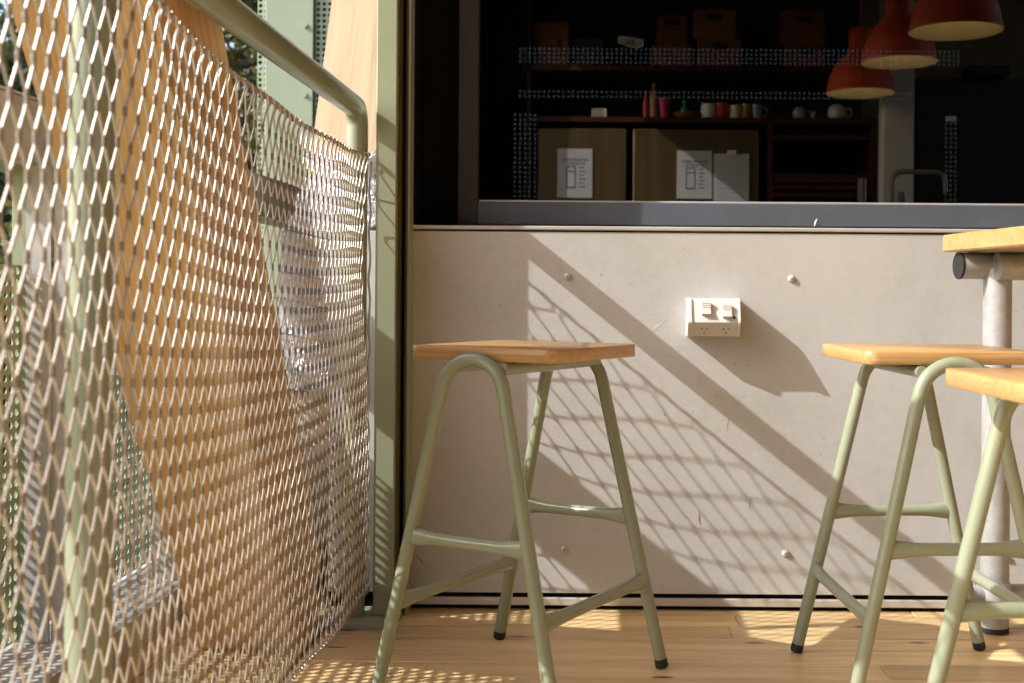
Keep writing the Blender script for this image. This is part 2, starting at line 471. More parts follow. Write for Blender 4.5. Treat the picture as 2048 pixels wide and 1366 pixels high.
# ------------------------------------------------------------------ window
win = thing('window', 'wide dark framed kitchen window above the cement board', 'window', (0, 2.955, 0.92))
def wpart(n_, a, b, m_, bev=0.002):
    return ob(n_, B((a[0], a[1] - 2.955, a[2] - 0.92), (b[0], b[1] - 2.955, b[2] - 0.92), bev), M[m_], win)
wpart('frame', (-0.303, 2.955, 0.925), (2.45, 3.005, 0.981), 'frame')
wpart('frame', (-0.352, 2.953, 0.925), (-0.303, 3.005, 2.30), 'stile')
wpart('frame', (2.40, 2.958, 0.982), (2.45, 3.005, 2.24), 'frame')
wpart('frame', (-0.302, 2.957, 2.24), (2.45, 3.004, 2.30), 'frame')
wpart('jamb', (-0.447, 3.01, 0.919), (-0.20, 3.05, 2.95), 'gasket', 0)
wpart('jamb', (-0.448, 2.872, 0.919), (-0.444, 3.009, 2.95), 'gasket', 0)
wpart('glazing_bead', (-0.302, 2.970, 0.9815), (2.40, 2.978, 0.9865), 'alu', 0.001)
gp = wpart('glass_pane', (-0.300, 2.9845, 0.9815), (2.40, 2.9855, 2.24), 'glass', 0)
up = ob('wall_header', B((-0.53, 2.872, 2.302), (2.6, 3.02, 3.04)), M['cement'])
tag(up, 'cement board wall above the window', 'wall')

# ------------------------------------------------------------------ power outlet
def outlet():
    X0, Z0 = 0.268, 0.7025
    t = thing('power_outlet', 'white double power outlet with two switches on the cement board', 'outlet', (X0, WALL, Z0))
    W = 0.0605
    prof = [(-0.0005, 0.0445), (-0.044, 0.0445), (-0.047, 0.042), (-0.066, -0.0105), (-0.065, -0.013), (-0.041, -0.0445), (-0.0005, -0.0445)]
    ob('body', MB().prism(prof, 'x', -W, W), M['white'], t, bevel=0.0015)
    big = [(-0.0005, 0.0455), (-0.046, 0.0455), (-0.051, 0.041), (-0.070, -0.0105), (-0.069, -0.0140), (-0.0435, -0.0455), (-0.0005, -0.0455)]
    ob('cheek', MB().prism(big, 'x', -W - 0.0015, -W + 0.0085), M['white'], t, bevel=0.001)
    ob('cheek', MB().prism(big, 'x', W - 0.004, W + 0.0015), M['white'], t, bevel=0.001)
    # sloping upper face frame
    a = Vector((0, -0.047, 0.042)); b = Vector((0, -0.066, -0.0105))
    d = (b - a).normalized(); nn = Vector((0, d.z, -d.y)) if d.z < 0 else Vector((0, -d.z, d.y))
    if nn.y > 0: nn = -nn
    for (cx, s0) in ((-0.019, 0.010), (0.030, 0.016)):
        c = a + d * (s0 + 0.014)
        mb = MB()
        hw, hl = 0.0105, 0.0155
        for k in range(7):
            s1 = -hl + k * 2 * hl / 7; s2 = -hl + (k + 0.9) * 2 * hl / 7
            h = 0.0075 + 0.0035 * (abs(k - 3) / 3.0)
            for (q1, q2, hh) in ((s1, s2, h),):
                vs = []
                for hz in (-0.002, hh):
                    for (u, v) in ((-hw, q1), (hw, q1), (hw, q2), (-hw, q2)):
                        vs.append(c + Vector((u, 0, 0)) + d * v + nn * hz)
                mb.add(vs, [(0,3,2,1),(4,5,6,7),(0,1,5,4),(1,2,6,5),(2,3,7,6),(3,0,4,7)])
        vs = []
        for hz in (-0.001, 0.0066):
            for (u, v) in ((-hw, -hl), (hw, -hl), (hw, hl), (-hw, hl)):
                vs.append(c + Vector((cx * 0 + u * 0.98, 0, 0)) + d * v * 0.985 + nn * hz)
        mb.add(vs, [(0,3,2,1),(4,5,6,7),(0,1,5,4),(1,2,6,5),(2,3,7,6),(3,0,4,7)])
        for i_ in range(len(mb.v)):
            p = mb.v[i_]; mb.v[i_] = (p[0] + cx, p[1], p[2])
        ob('switch', mb, M['white'], t)
    sc_ = a + d * 0.044
    mb = MB()
    n0 = nn
    u = Vector((1, 0, 0))
    pts = [sc_ + u * 0.0465 + n0 * 0.0002, sc_ + u * 0.0465 + n0 * 0.0012]
    ob('screw', MB().tube(pts, 0.0032, 12), M['dark_slot'], t)
    # lower face with pin slots
    a2 = Vector((0, -0.065, -0.013)); b2 = Vector((0, -0.041, -0.0445))
    d2 = (b2 - a2).normalized(); n2 = Vector((0, d2.z, -d2.y))
    if n2.y > 0: n2 = -n2
    for cx in (-0.0225, 0.0285):
        cc = a2 + d2 * 0.021
        ob('socket_face', MB().tube([cc + u * cx + n2 * -0.0005, cc + u * cx + n2 * 0.0007], 0.0165, 28), M['white'], t)
        for (ou, ov, ang) in ((-0.0062, -0.0045, 38), (0.0062, -0.0045, -38), (0, 0.0075, 0)):
            mb = MB()
            ca, sa = math.cos(R(ang)), math.sin(R(ang))
            vs = []
            for hz in (0.0, 0.0011):
                for (p, q) in ((-0.0009, -0.0031), (0.0009, -0.0031), (0.0009, 0.0031), (-0.0009, 0.0031)):
                    uu = p * ca - q * sa; vv = p * sa + q * ca
                    vs.append(cc + u * (cx + ou + uu) + d2 * (ov + vv) + n2 * hz)
            mb.add(vs, [(0,3,2,1),(4,5,6,7),(0,1,5,4),(1,2,6,5),(2,3,7,6),(3,0,4,7)])
            ob('pin_slot', mb, M['dark_slot'], t)
    return t
outlet()

# ------------------------------------------------------------------ stools
def make_stool(label):
    t = thing('bar_stool', label, 'stool')
    HB, HT, ZT, RA, r = 0.200, 0.205, 0.636, 0.070, 0.0130
    ytop = 0.1782
    zc = ZT - RA
    lo, hi = 0.0, 1.2
    for _ in range(60):
        m_ = (lo + hi) / 2
        if HB * math.cos(m_) - zc * math.sin(m_) > RA: lo = m_
        else: hi = m_
    phi = lo
    def yat(z): return HT + (ytop - HT) * z / ZT
    tx, tz = RA * math.cos(phi), zc + RA * math.sin(phi)
    def xat(z): return HB + (tx - HB) * z / tz
    for sy in (-1, 1):
        pts = []
        for k in range(7):
            z = 0.018 + (tz - 0.018) * k / 6
            pts.append((-xat(z), sy * yat(z), z))
        N = 18
        for k in range(1, N):
            a = (math.pi - phi) + (phi * 2 - math.pi) * k / N
            pts.append((RA * math.cos(a), sy * yat(zc + RA * math.sin(a)), zc + RA * math.sin(a)))
        for k in range(6, -1, -1):
            z = 0.018 + (tz - 0.018) * k / 6
            pts.append((xat(z), sy * yat(z), z))
        ob('leg_frame', MB().tube(pts, r, 14, up=(0, 1, 0)), M['sage'], t, True)
        for sx in (-1, 1):
            a = Vector((sx * xat(0.0), sy * yat(0.0), 0.0)); b = Vector((sx * xat(0.0185), sy * yat(0.0185), 0.0185))
            ob('foot_cap', MB().tube([a + Vector((0, 0, 0.001)), a.lerp(b, 0.25), b], [r * 0.86, r * 1.03, r * 1.03], 14), M['black'], t, True)
    def bar(a, b):
        a, b = Vector(a), Vector(b)
        dd = (b - a); L = dd.length
        ts = [0, .04, .09, .15, .22, .5, .78, .85, .91, .96, 1]
        rz = [.0178, .0172, .0155, .0135, .0122, .0117, .0122, .0135, .0155, .0172, .0178]
        ry = [.0095, .0098, .0104, .0110, .0115, .0117, .0115, .0110, .0104, .0098, .0095]
        return MB().tube([a + dd * q for q in ts], ry, 14, up=(0, 0, 1), rad2=rz)
    for sy in (-1, 1):
        z = 0.302
        ob('crossbar', bar((-xat(z) + 0.009, sy * yat(z), z), (xat(z) - 0.009, sy * yat(z), z)), M['sage'], t, True)
    for sx in (-1, 1):
        z = 0.175
        ob('crossbar', bar((sx * xat(z), -yat(z) + 0.009, z), (sx * xat(z), yat(z) - 0.009, z)), M['sage'], t, True)
        z = 0.6195
        xx = 0.060
        ob('seat_rail', MB().tube([(sx * xx, -0.172, z), (sx * xx, 0.172, z)], 0.0112, 12), M['sage'], t, True)
        for sy in (-1, 1):
            ob('mounting_tab', B((sx * xx - 0.012, sy * 0.11 - 0.016, 0.6290), (sx * xx + 0.012, sy * 0.11 + 0.016, 0.6324)), M['sage_flat'], t)
    # seat with rounded corners
    S, rc, z0, z1, bv = 0.164, 0.026, 0.6326, 0.657, 0.0009
    def ring(ins, z):
        out = []
        for (cx, cy, a0) in ((1, 1, 0), (-1, 1, 90), (-1, -1, 180), (1, -1, 270)):
            for k in range(7):
                a = R(a0 + 90 * k / 6)
                out.append((cx * (S - rc) + (rc - ins) * math.cos(a), cy * (S - rc) + (rc - ins) * math.sin(a), z))
        return out
    rings = [ring(bv, z0), ring(0, z0 + bv), ring(0, z1 - bv), ring(bv, z1)]
    vs = sum(rings, []); n = len(rings[0]); fs = [tuple(range(n-1, -1, -1)), tuple(range(3*n, 4*n))]
    for q in range(3):
        for k in range(n):
            j = (k+1) % n
            fs.append((q*n+k, q*n+j, (q+1)*n+j, (q+1)*n+k))
    ob('seat', MB().add(vs, fs), M['seat'], t, True)
    return t
G = 'sage steel stools with timber seats'
s1 = make_stool('sage bar stool with timber seat standing alone beside the sage column')
s1.location = (-0.143, 2.352, 0.0); s1.rotation_euler = (0, 0, R(-29.5)); s1['group'] = G
s2 = dup(s1, location=(0.635, 2.355, 0.0), rotation_euler=(0, 0, R(4.0)))
s2['label'] = 'sage bar stool with timber seat between the wall and the table leg'; s2['group'] = G
s3 = dup(s1, location=(0.660, 1.56, 0.0), rotation_euler=(0, 0, R(3.0)))
s3['label'] = 'sage bar stool with timber seat cutting in front of another stool'; s3['group'] = G

# ------------------------------------------------------------------ high table
tb = thing('high_table', 'high timber topped table on thick galvanised pipe legs', 'table', (0.785, 2.755, 0), R(6.5))
ob('table_top', B((0, -0.72, 0.8575), (1.5, 0, 0.8975), 0.004), M['seat'], tb)
def tpipe(n_, a, b, r=0.030, m_='galv_tube', seg=22):
    return ob(n_, MB().tube([a, b], r, seg), M[m_], tb, True)
tpipe('cross_tube', (0.022, -0.050, 0.826), (1.46, -0.050, 0.826))
tpipe('end_cap', (0.0165, -0.050, 0.826), (0.0222, -0.050, 0.826), 0.0305, 'black')
tpipe('frame_tube', (0.086, -0.098, 0.824), (1.40, -0.098, 0.824), 0.0305)
tpipe('leg', (0.106, -0.055, 0.012), (0.106, -0.060, 0.822), 0.0318)
tpipe('foot_cap', (0.106, -0.055, 0.0008), (0.106, -0.055, 0.0125), 0.0325, 'black')
tpipe('foot_rail', (0.030, -0.055, 0.085), (1.44, -0.055, 0.085), 0.021)
tpipe('leg', (1.38, -0.055, 0.012), (1.38, -0.060, 0.822), 0.0318)
tpipe('leg', (0.106, -0.64, 0.001), (0.106, -0.64, 0.857), 0.0318)
tpipe('leg', (1.38, -0.64, 0.001), (1.38, -0.64, 0.857), 0.0318)
ob('weld', MB().lathe([(0.0325, -0.03), (0.036, -0.022), (0.037, 0.0), (0.036, 0.022), (0.0325, 0.03)], 20, (0.106, -0.0555, 0.085)), M['galv_tube'], tb, True)
ob('bracket', B((0.05, -0.13, 0.8555), (0.22, -0.02, 0.8572)), M['galv'], tb)

# ------------------------------------------------------------------ railing with wire mesh
XM = -0.530
XP = -0.566
rail = thing('railing', 'sage tube handrail with stainless wire mesh infill', 'railing', (XP, 2.73, 0))
def rp_(p): return (p[0] - XP, p[1] - 2.73, p[2])
RT = 0.0252
pts = [(XP, -1.2, 1.182), (XP, 2.66, 1.182), (XP, 2.735, 1.182)]
for k in range(1, 9):
    a = R(90 * k / 8)
    pts.append((XP, 2.742 + 0.043 * math.sin(a), 1.139 + 0.043 * math.cos(a)))
pts += [(XP, 2.785, 1.0)]
ob('handrail', MB().tube([rp_(p) for p in pts], RT, 24, up=(1, 0, 0)), M['sage'], rail, True)
ob('post', MB().tube([rp_((XP, 2.785, 1.0)), rp_((XP, 2.785, 0.009))], RT - 0.0004, 24), M['sage'], rail, True)
ob('post', MB().tube([rp_((XP, 1.335, 1.175)), rp_((XP, 1.335, -0.02))], RT, 24), M['sage'], rail, True)
ob('post', MB().tube([rp_((XP, -0.6, 1.175)), rp_((XP, -0.6, -0.02))], RT, 24), M['sage'], rail, True)

P_, V_ = 0.0347, 0.0735
ZB = 0.078
def ztop(Y):
    if Y < 1.315:
        q = (Y + 0.6) / 1.915
        return 1.125 - 0.07 * 4 * q * (1 - q) if q > 0 else 1.125
    if Y < 2.2: return 1.055 + 0.072 * ((Y - 2.2) / 0.885) ** 2
    return 1.055 + 0.014 * ((Y - 2.2) / 0.48) ** 2
def xoff(Y, z):
    return -0.005 * max(0.0, min(1.0, (Y - 1.5) / 1.2)) + 0.006 * math.sin(Y * 5.1 + z * 3.0) + 0.004 * math.sin(Y * 13 + z * 7 + 1) + 0.010 * max(0, (Y - 2.35) / 0.35) * math.sin(z * 6.0) * (1 - (Y - 2.35) / 0.45)
NR = 26
def node(i, j):
    """centre line of strand i at row j"""
    Y = 0.72 + i * P_ / 2
    zt = ztop(Y) - 0.052; zb = ZB + 0.016
    z = zt + (zb - zt) * j / NR
    Yw = Y + 0.0035 * math.sin(z * 9 + Y * 4) + 0.006 * max(0, (Y - 2.3) / 0.4) * math.sin(z * 14)
    return Yw, z
YEND = 2.776
NS = int((YEND - 0.72) / (P_ / 2))
border = MB()
tp = []; bt = []
Y = -1.2
while Y < YEND + 0.012:
    tp.append(rp_((XM + xoff(Y, 1.1) + 0.0016 * math.sin(Y * 330), Y, ztop(Y) + 0.0016 * math.cos(Y * 330))))
    bt.append(rp_((XM + xoff(Y, 0.08), Y, ZB - 0.004)))
    Y += 0.0042
border.tube(tp, 0.0026, 6, up=(1, 0, 0)).tube(bt, 0.0026, 6, up=(1, 0, 0))
tp2 = [(p[0] + 0.0016 * 2 * 0 - 0.002, p[1] + 0.004, p[2] - 0.002) for p in tp]
border.tube(tp2, 0.0022, 6, up=(1, 0, 0))
ve = []
for k in range(60):
    z = 0.08 + (1.06 - 0.08) * k / 59
    ve.append(rp_((XM - 0.006 + 0.002 * math.sin(k), YEND + 0.012 + 0.002 * math.cos(k * 1.7), z)))
border.tube(ve, 0.0024, 6)
net = ob('border_rope', border, M['rope'], rail, True, sharp=85)
ferr = []
def strand(i):
    pts = []
    Y0, z0 = node(i, 0)
    s = P_ / 2
    zt = ztop(Y0)
    par0 = 1 if (i % 2 == 0) else -1
    # loop over the top rope
    pts.append((XM + xoff(Y0, zt) + 0.003, Y0 + par0 * s * 0.10 - par0 * s * 0.0, zt + 0.003))
    pts.append((XM + xoff(Y0, zt) + 0.0035, Y0 + par0 * s * -0.30, zt - 0.010))
    pts.append((XM + xoff(Y0, zt), Y0 + par0 * s * -0.34, zt - 0.022))
    for j in range(NR + 1):
        Yc, z = node(i, j)
        dirn = par0 if j % 2 == 0 else -par0
        yy = Yc + dirn * (s / 2 - 0.0016)
        xx = XM + xoff(Yc, z)
        pts.append((xx, yy, z + 0.0058)); pts.append((xx, yy, z - 0.0058))
        if dirn > 0 and i < NS - 1:
            Yn, zn = node(i + 1, j)
            ferr.append(((xx + XM + xoff(Yn, zn)) / 2, (yy + Yn - (s/2 - 0.0016)) / 2, (z + zn) / 2))
    Yc, z = node(i, NR)
    pts.append((XM + xoff(Yc, z) + 0.002, Yc, ZB - 0.001))
    pts.append((XM + xoff(Yc, z) + 0.0055, Yc + 0.003, ZB - 0.008))
    pts.append((XM + xoff(Yc, z) + 0.001, Yc + 0.006, ZB - 0.010))
    pts.append((XM + xoff(Yc, z) - 0.003, Yc + 0.007, ZB - 0.002))
    return [rp_(p) for p in pts]
for i in range(NS):
    ob('mesh_cable', MB().tube(strand(i), 0.00152, 8, up=(1, 0, 0)), M['rope'], net, True, sharp=85)
fm = MB().lathe([(0.0005, -0.0056), (0.0026, -0.0060), (0.0030, -0.0050), (0.0030, 0.0050), (0.0026, 0.0060), (0.0005, 0.0056)], 8)
for k_ in range(len(fm.v)):
    v_ = fm.v[k_]; fm.v[k_] = (v_[0] * 0.8, v_[1] * 1.12, v_[2])
fme = fm.mesh('ferrule', True)
vis = [f for f in ferr if f[1] > 1.12 and HC + 0 * 0 == HC and (582 - (f[2] - HC) * FPX / f[1]) > 0 and (582 - (f[2] - HC) * FPX / f[1]) < 1366]
vis.sort(key=lambda f: f[1])
own = set(vis[:300])
rest = MB()
for f in ferr:
    if f in own:
        link('ferrule', fme, M['ferrule'], net, loc=rp_(f))
    else:
        q = rp_(f)
        rest.add([(v.co.x + q[0], v.co.y + q[1], v.co.z + q[2]) for v in fme.vertices], [tuple(p.vertices) for p in fme.polygons])
ro = ob('ferrules', rest, M['ferrule'], net, True)
ro['kind'] = 'stuff'

# ------------------------------------------------------------------ glulam V brace outside the railing
def brace(name, label, y0, slope, z0, z1, wy, xi, xo, mats):
    """a sloping glulam: its axis leans along Y; built along local X so that the grain follows it"""
    ang = math.atan2(1.0, slope)            # angle of the axis in the YZ plane
    L = (z1 - z0) / math.sin(ang) if True else 0
    wp = wy * math.sin(ang)
    t = thing(name, label, 'timber brace', ((xi + xo) / 2, y0, z0))
    hx = abs(xi - xo) / 2
    ext = 0.25
    n = 6
    for k in range(n):
        a = -wp / 2 + wp * k / n; b = -wp / 2 + wp * (k + 1) / n
        # lamella: length along local X, a..b across, depth along local Z
        mb = MB().box((0, a + 0.0002, -hx), (L, b - 0.0002, hx))
        for i_ in range(len(mb.v)):
            px, py, pz = mb.v[i_]
            if px < 1e-6:      # cut the foot level with the floor
                px = py / math.tan(ang) * (1 if True else 1)
            mb.v[i_] = (px, py, pz)
        o = ob('lamella', mb, M[mats], t)
        o.matrix_local = Matrix(((0, 0, 1, 0), (math.cos(ang), -math.sin(ang), 0, 0), (math.sin(ang), math.cos(ang), 0, 0), (0, 0, 0, 1)))
    return t
XI, XO = -0.638, -0.842
# left brace: at z = 0.763 its Y range is 1.99 .. 2.32
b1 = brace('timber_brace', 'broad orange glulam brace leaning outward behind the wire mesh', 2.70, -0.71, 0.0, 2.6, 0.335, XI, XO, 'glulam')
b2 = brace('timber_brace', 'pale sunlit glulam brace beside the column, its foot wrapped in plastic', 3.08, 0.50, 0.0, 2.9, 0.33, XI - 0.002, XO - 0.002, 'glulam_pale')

# bubble wrap round the second brace
def wrapped():
    mb = MB()
    na, nz = 72, 90
    ang = math.atan2(1.0, 0.50)
    vs = []
    for j in range(nz + 1):
        t_ = j / nz
        z = 0.50 + 0.66 * t_
        yc = 3.08 + 0.50 * z
        xc = (XI + XO) / 2
        fl = 0.020 + 0.055 * math.sin(math.pi * min(1, t_ * 1.15)) ** 1.0 * (0.6 + 0.4 * t_) + (0.03 if t_ > 0.9 else 0) * (t_ - 0.9) * 10
        for k in range(na):
            a = 2 * math.pi * k / na
            c, s_ = math.cos(a), math.sin(a)
            e = 0.45
            hx = 0.104 + fl * 0.8; hy = 0.168 + fl * 1.2
            x = math.copysign(abs(c) ** e, c) * hx; y = math.copysign(abs(s_) ** e, s_) * hy
            p = Vector((xc + x, yc + y, z))
            nz_ = mnoise.fractal(p * 9.0, 0.9, 2.1, 5) * 0.026 + mnoise.noise(p * Vector((30, 30, 44)).x * 0.8) * 0.008
            crease = abs(mnoise.noise(Vector((a * 1.3, z * 16, 3.1)))) * 0.018
            d = Vector((x, y, 0)).normalized()
            p += d * (nz_ - crease)
            zz = p.z + mnoise.noise(Vector((a * 2, z * 8, 9))) * 0.02
            vs.append((p.x, p.y, zz))
    fs = []
    for j in range(nz):
        for k in range(na):
            k2 = (k + 1) % na
            fs.append((j*na+k, j*na+k2, (j+1)*na+k2, (j+1)*na+k))
    mb.add(vs, fs)
    o = ob('bubble_wrap', mb, M['wrap'], None, True)
    o.location = (0, 0, 0)
    tag(o, 'shiny crinkled clear plastic wrapped round the pale brace', 'plastic wrap')
    for q, (zc, tilt) in enumerate(((0.60, 0.10), (0.68, 0.12), (0.76, 0.10), (0.86, 0.13))):
        pts = []
        for k in range(25):
            a = 2 * math.pi * k / 24
            c, s_ = math.cos(a), math.sin(a)
            x = math.copysign(abs(c) ** 0.5, c) * 0.152; y = math.copysign(abs(s_) ** 0.5, s_) * 0.235
            pts.append(((XI + XO) / 2 + x, 3.08 + 0.5 * zc + y, zc - x * tilt * 2 - y * tilt * 1.2))
        ob('strap', MB().tube(pts, 0.0018, 5, caps=False), M['tape'], o)
wrapped()

# ------------------------------------------------------------------ outer edge: beam, ledge channel, plates, perforated screens
beam = thing('edge_beam', 'grey galvanised steel beam running outside the braces', 'beam', (-1.17, 3.0, 1.0))
ob('web', B((-0.02 + 0.08 - 0.004, -3.2, 0.0), (0.08, 5.0, 0.122), 0.002), M['galv'], beam)
ob('flange', B((-0.04, -3.2, -0.006), (0.082, 5.0, -0.0005)), M['galv'], beam)
ob('flange', B((-0.08, -3.2, 0.1225), (0.082, 5.0, 0.128)), M['galv'], beam)
led = thing('ledge_channel', 'low galvanised ledge channel under the perforated screens', 'ledge', (-1.03, 2.5, 0))
ob('top_flange', B((-0.10, -3.0, 0.076), (0.075, 1.1, 0.080)), M['galv'], led)
ob('web', B((0.066, -3.0, -0.19), (0.070, 1.1, 0.0755)), M['galv'], led)

def perf(name, label, W, H, pitch, hr, mat, loc, rotz, sides=8, thick=0.0022, skip=None, stuff=None):
    nx = max(1, int(round(W / pitch))); nz = max(1, int(round(H / pitch)))
    px = W / nx; pz = H / nz
    vs = []; fs = []
    for i in range(nx):
        for j in range(nz):
            cx = (i + 0.5) * px; cz = (j + 0.5) * pz
            o = len(vs)
            sq = [(1,0),(1,1),(0,1),(-1,1),(-1,0),(-1,-1),(0,-1),(1,-1)]
            for yy in (0, thick):
                for k, (a, b) in enumerate(sq):
                    vs.append((cx + a * px / 2, yy, cz + b * pz / 2))
                for k in range(8):
                    an = k * math.pi / 4
                    vs.append((cx + hr * math.cos(an), yy, cz + hr * math.sin(an)))
            for k in range(8):
                k2 = (k + 1) % 8
                fs.append((o+k, o+k2, o+8+k2, o+8+k))
                fs.append((o+16+k2, o+16+k, o+24+k, o+24+k2))
                fs.append((o+8+k, o+8+k2, o+24+k2, o+24+k))
    me = bpy.data.meshes.new(name); me.from_pydata(vs, [], fs)
    o = link(name, me, mat, None, loc, (0, 0, rotz))
    return o
sg = 'perforated sage screens along the outer edge'
ps = perf('perforated_screen', '', 2.05, 0.72, 0.0228, 0.0076, M['sage_flat'], (-1.112, 1.30, 0.085), R(90))
tag(ps, 'sage perforated metal screen standing on the ledge channel beside the brace', 'screen')
pr = perf('perforated_return', '', 0.20, 1.0, 0.0245, 0.0078, M['sage_flat'], (-1.325, 2.16, -0.06), R(22))
tag(pr, 'narrow sage perforated panel with large round holes beside galvanised post', 'screen')
pst = thing('edge_post', 'galvanised angle post with a dark seam under the grey beam', 'post', (-1.06, 2.30, 0.08))
ob('plate', B((-0.068, 0.0, 0.002), (-0.0405, 0.005, 0.915), 0.001), M['sage_flat'], pst)
ob('plate', B((-0.040, -0.002, 0.002), (0.0085, 0.004, 0.915), 0.001), M['galv'], pst)
ob('plate', B((0.0115, 0.002, 0.002), (0.052, 0.007, 0.915), 0.001), M['galv'], pst)
ob('bolt', MB().tube([(-0.022, -0.010, 0.70), (-0.022, -0.001, 0.70)], 0.008, 6), M['galv'], pst)
brk = thing('brace_bracket', 'galvanised upright plate behind the foot of the orange brace', 'bracket', (-0.98, 2.80, 0))
ob('plate', B((-0.062, 0.0, 0.001), (0.11, 0.008, 0.60), 0.001), M['galv'], brk)
ob('rib', B((-0.062, 0.009, 0.001), (-0.055, 0.20, 0.60)), M['galv'], brk)

# ------------------------------------------------------------------ sage steel structure behind
neigh = thing('steel_cabinet', 'pale sage sheet metal pier with bolts beyond the fence', 'pier', (-1.30, 5.0, -0.6))
ob('sheet', B((-0.103, 0.0, 0.0), (0.098, 0.5, 4.0), 0.003), M['sage_flat'], neigh)
for zz in (2.46, 2.17, 1.85, 2.75):
    ob('bolt', MB().tube([(0.064, -0.008, zz), (0.064, -0.001, zz)], 0.010, 8), M['sage_flat'], neigh)
pv = perf('perforated_strip', '', 0.072, 2.4, 0.0240, 0.0080, M['sage_flat'], (-1.198, 5.02, 0.6), R(0))
tag(pv, 'tall perforated sage strip beside the sheet metal pier', 'screen')
pv2 = perf('perforated_strip', '', 0.048, 2.4, 0.0240, 0.0085, M['sage_flat'], (-1.452, 5.06, 0.6), R(0))
tag(pv2, 'thin perforated sage strip on the pier edge nearest the trees', 'screen')
shade = ob('gap_shadow_panel', B((-1.20, 5.30, -0.6), (-0.90, 5.34, 3.4)), M['frame'])  # dark sheet added in place of shadow in the gap by the strip
tag(shade, 'dark grey panel added as shadow behind the perforated strip', 'panel')

# ------------------------------------------------------------------ neighbouring veranda end: dark wall with perforated slots (seen mirrored in the glass)
YB = -4.0
bwall = thing('end_wall', 'dark stained wall with perforated slots mirrored in the kitchen window', 'wall', (0, YB, 0))
def bb(x0, x1, z0, z1):
    ob('wall_sheet', B((x0, -0.10, z0), (x1, 0.0, z1)), M['gasket'], bwall)
slots = [(-0.70, 3.0, 2.655, 2.80), (-0.70, 2.60, 2.365, 2.445), (-0.74, -0.53, 1.45, 2.25), (2.86, 2.98, 1.45, 2.20)]
bb(-1.5, 4.6, 2.80, 3.9); bb(-1.5, -0.70, 2.655, 2.80); bb(3.0, 4.2, 2.655, 2.80)
bb(-1.5, 4.2, 2.445, 2.655); bb(-1.5, -0.70, 2.365, 2.445); bb(2.60, 4.2, 2.365, 2.445)
bb(-1.5, 4.2, 2.25, 2.365); bb(-1.5, -0.74, 1.45, 2.25); bb(-0.53, 2.86, 1.45, 2.25); bb(2.98, 4.2, 1.45, 2.25)
bb(-1.5, 4.2, -0.02, 1.45)
for (x0, x1, z0, z1) in slots:
    o = perf('slot_screen', '', x1 - x0, z1 - z0, 0.040, 0.0088, M['gasket'], (x0, -0.05, z0), 0)
    o.parent = bwall

rwall = ob('sky_block_wall', B((3.9, -1.2, -0.02), (4.0, 2.86, 3.03)), M['glulam'])  # unseen wall, added to block sky from the right and warm the fill
tag(rwall, 'unseen pine wall added beyond the table to block the sky', 'wall')
# scuffs on the cement board
def scuff(p0, p1, wd, mat_):
    a = Vector((wx(p0[0], WALL), 0, wz(p0[1], WALL))); b = Vector((wx(p1[0], WALL), 0, wz(p1[1], WALL)))
    d_ = (b - a).normalized(); q_ = Vector((d_.z, 0, -d_.x)) * wd
    m_ = a.lerp(b, 0.55)
    poly = [(a.x, a.z), (m_.x + q_.x, m_.z + q_.z), (b.x, b.z), (m_.x - q_.x * 0.6, m_.z - q_.z * 0.6)]
    o = ob('scuff_mark', MB().prism(poly, 'y', WALL - 0.0004, WALL - 0.0001), mat_, wallp)
brown = paint('scuff_brown', (0.22, 0.15, 0.09), rough=0.8, var=0.4, scale=60)
pale = paint('scuff_pale', (0.66, 0.64, 0.60), rough=0.8, var=0.1, scale=60)
for args in (((828, 1105), (858, 1136), 0.0012, M['dark_slot']), ((1401, 1022), (1404, 1050), 0.0030, brown), ((1290, 668), (1334, 638), 0.0022, pale), ((1322, 745), (1322, 795), 0.0006, pale),
             ((1455, 862), (1461, 826), 0.0007, brown), ((1500, 1020), (1506, 992), 0.0007, brown), ((1200, 548), (1205, 553), 0.0013, M['dark_slot']), ((1329, 826), (1333, 831), 0.0014, M['dark_slot']), ((1469, 723), (1473, 728), 0.0014, brown), ((1497, 725), (1500, 730), 0.0012, brown), ((1366, 493), (1368, 498), 0.0010, M['dark_slot'])):
    scuff(*args)

# ------------------------------------------------------------------ kitchen behind the glass
MK = {}
MK['wall'] = paint('kitchen_wall', (0.30, 0.19, 0.10), rough=0.7, var=0.1, scale=3)
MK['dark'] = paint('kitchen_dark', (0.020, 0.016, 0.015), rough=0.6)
MK['redwood'] = paint('red_stained_shelf', (0.06, 0.012, 0.008), rough=0.5, var=0.2)
MK['card'] = paint('cardboard', (0.26, 0.085, 0.035), rough=0.8, var=0.12, scale=8)
MK['card2'] = paint('cardboard_pale', (0.34, 0.14, 0.05), rough=0.8, var=0.12, scale=8)
MK['steel'] = paint('brushed_steel', (0.26, 0.185, 0.09), rough=0.40, metal=0.75, var=0.16, scale=4, streak=(6, 6, 0.25), bump=0)
MK['paper'] = paint('paper', (0.55, 0.55, 0.57), rough=0.8, var=0.04)
MK['ink'] = paint('ink', (0.03, 0.03, 0.035), rough=0.8)
MK['lamp'] = paint('orange_lamp', (0.85, 0.11, 0.035), rough=0.5, var=0.08, scale=4)
MK['cream'] = paint('lamp_inside', (0.86, 0.76, 0.52), rough=0.7, var=0.03)
MK['chrome'] = paint('tap_steel', (0.88, 0.85, 0.80), rough=0.25, metal=0.2, var=0.05)
MK['white'] = paint('white_paint', (0.72, 0.69, 0.63), rough=0.6, var=0.05, scale=3)
MK['red'] = paint('red_plastic', (0.55, 0.04, 0.03), rough=0.4)
MK['pink'] = paint('magenta_plastic', (0.55, 0.03, 0.10), rough=0.4)
MK['green'] = paint('green_plastic', (0.05, 0.25, 0.12), rough=0.4)
MK['amber'] = paint('amber_jar', (0.45, 0.22, 0.07), rough=0.3)
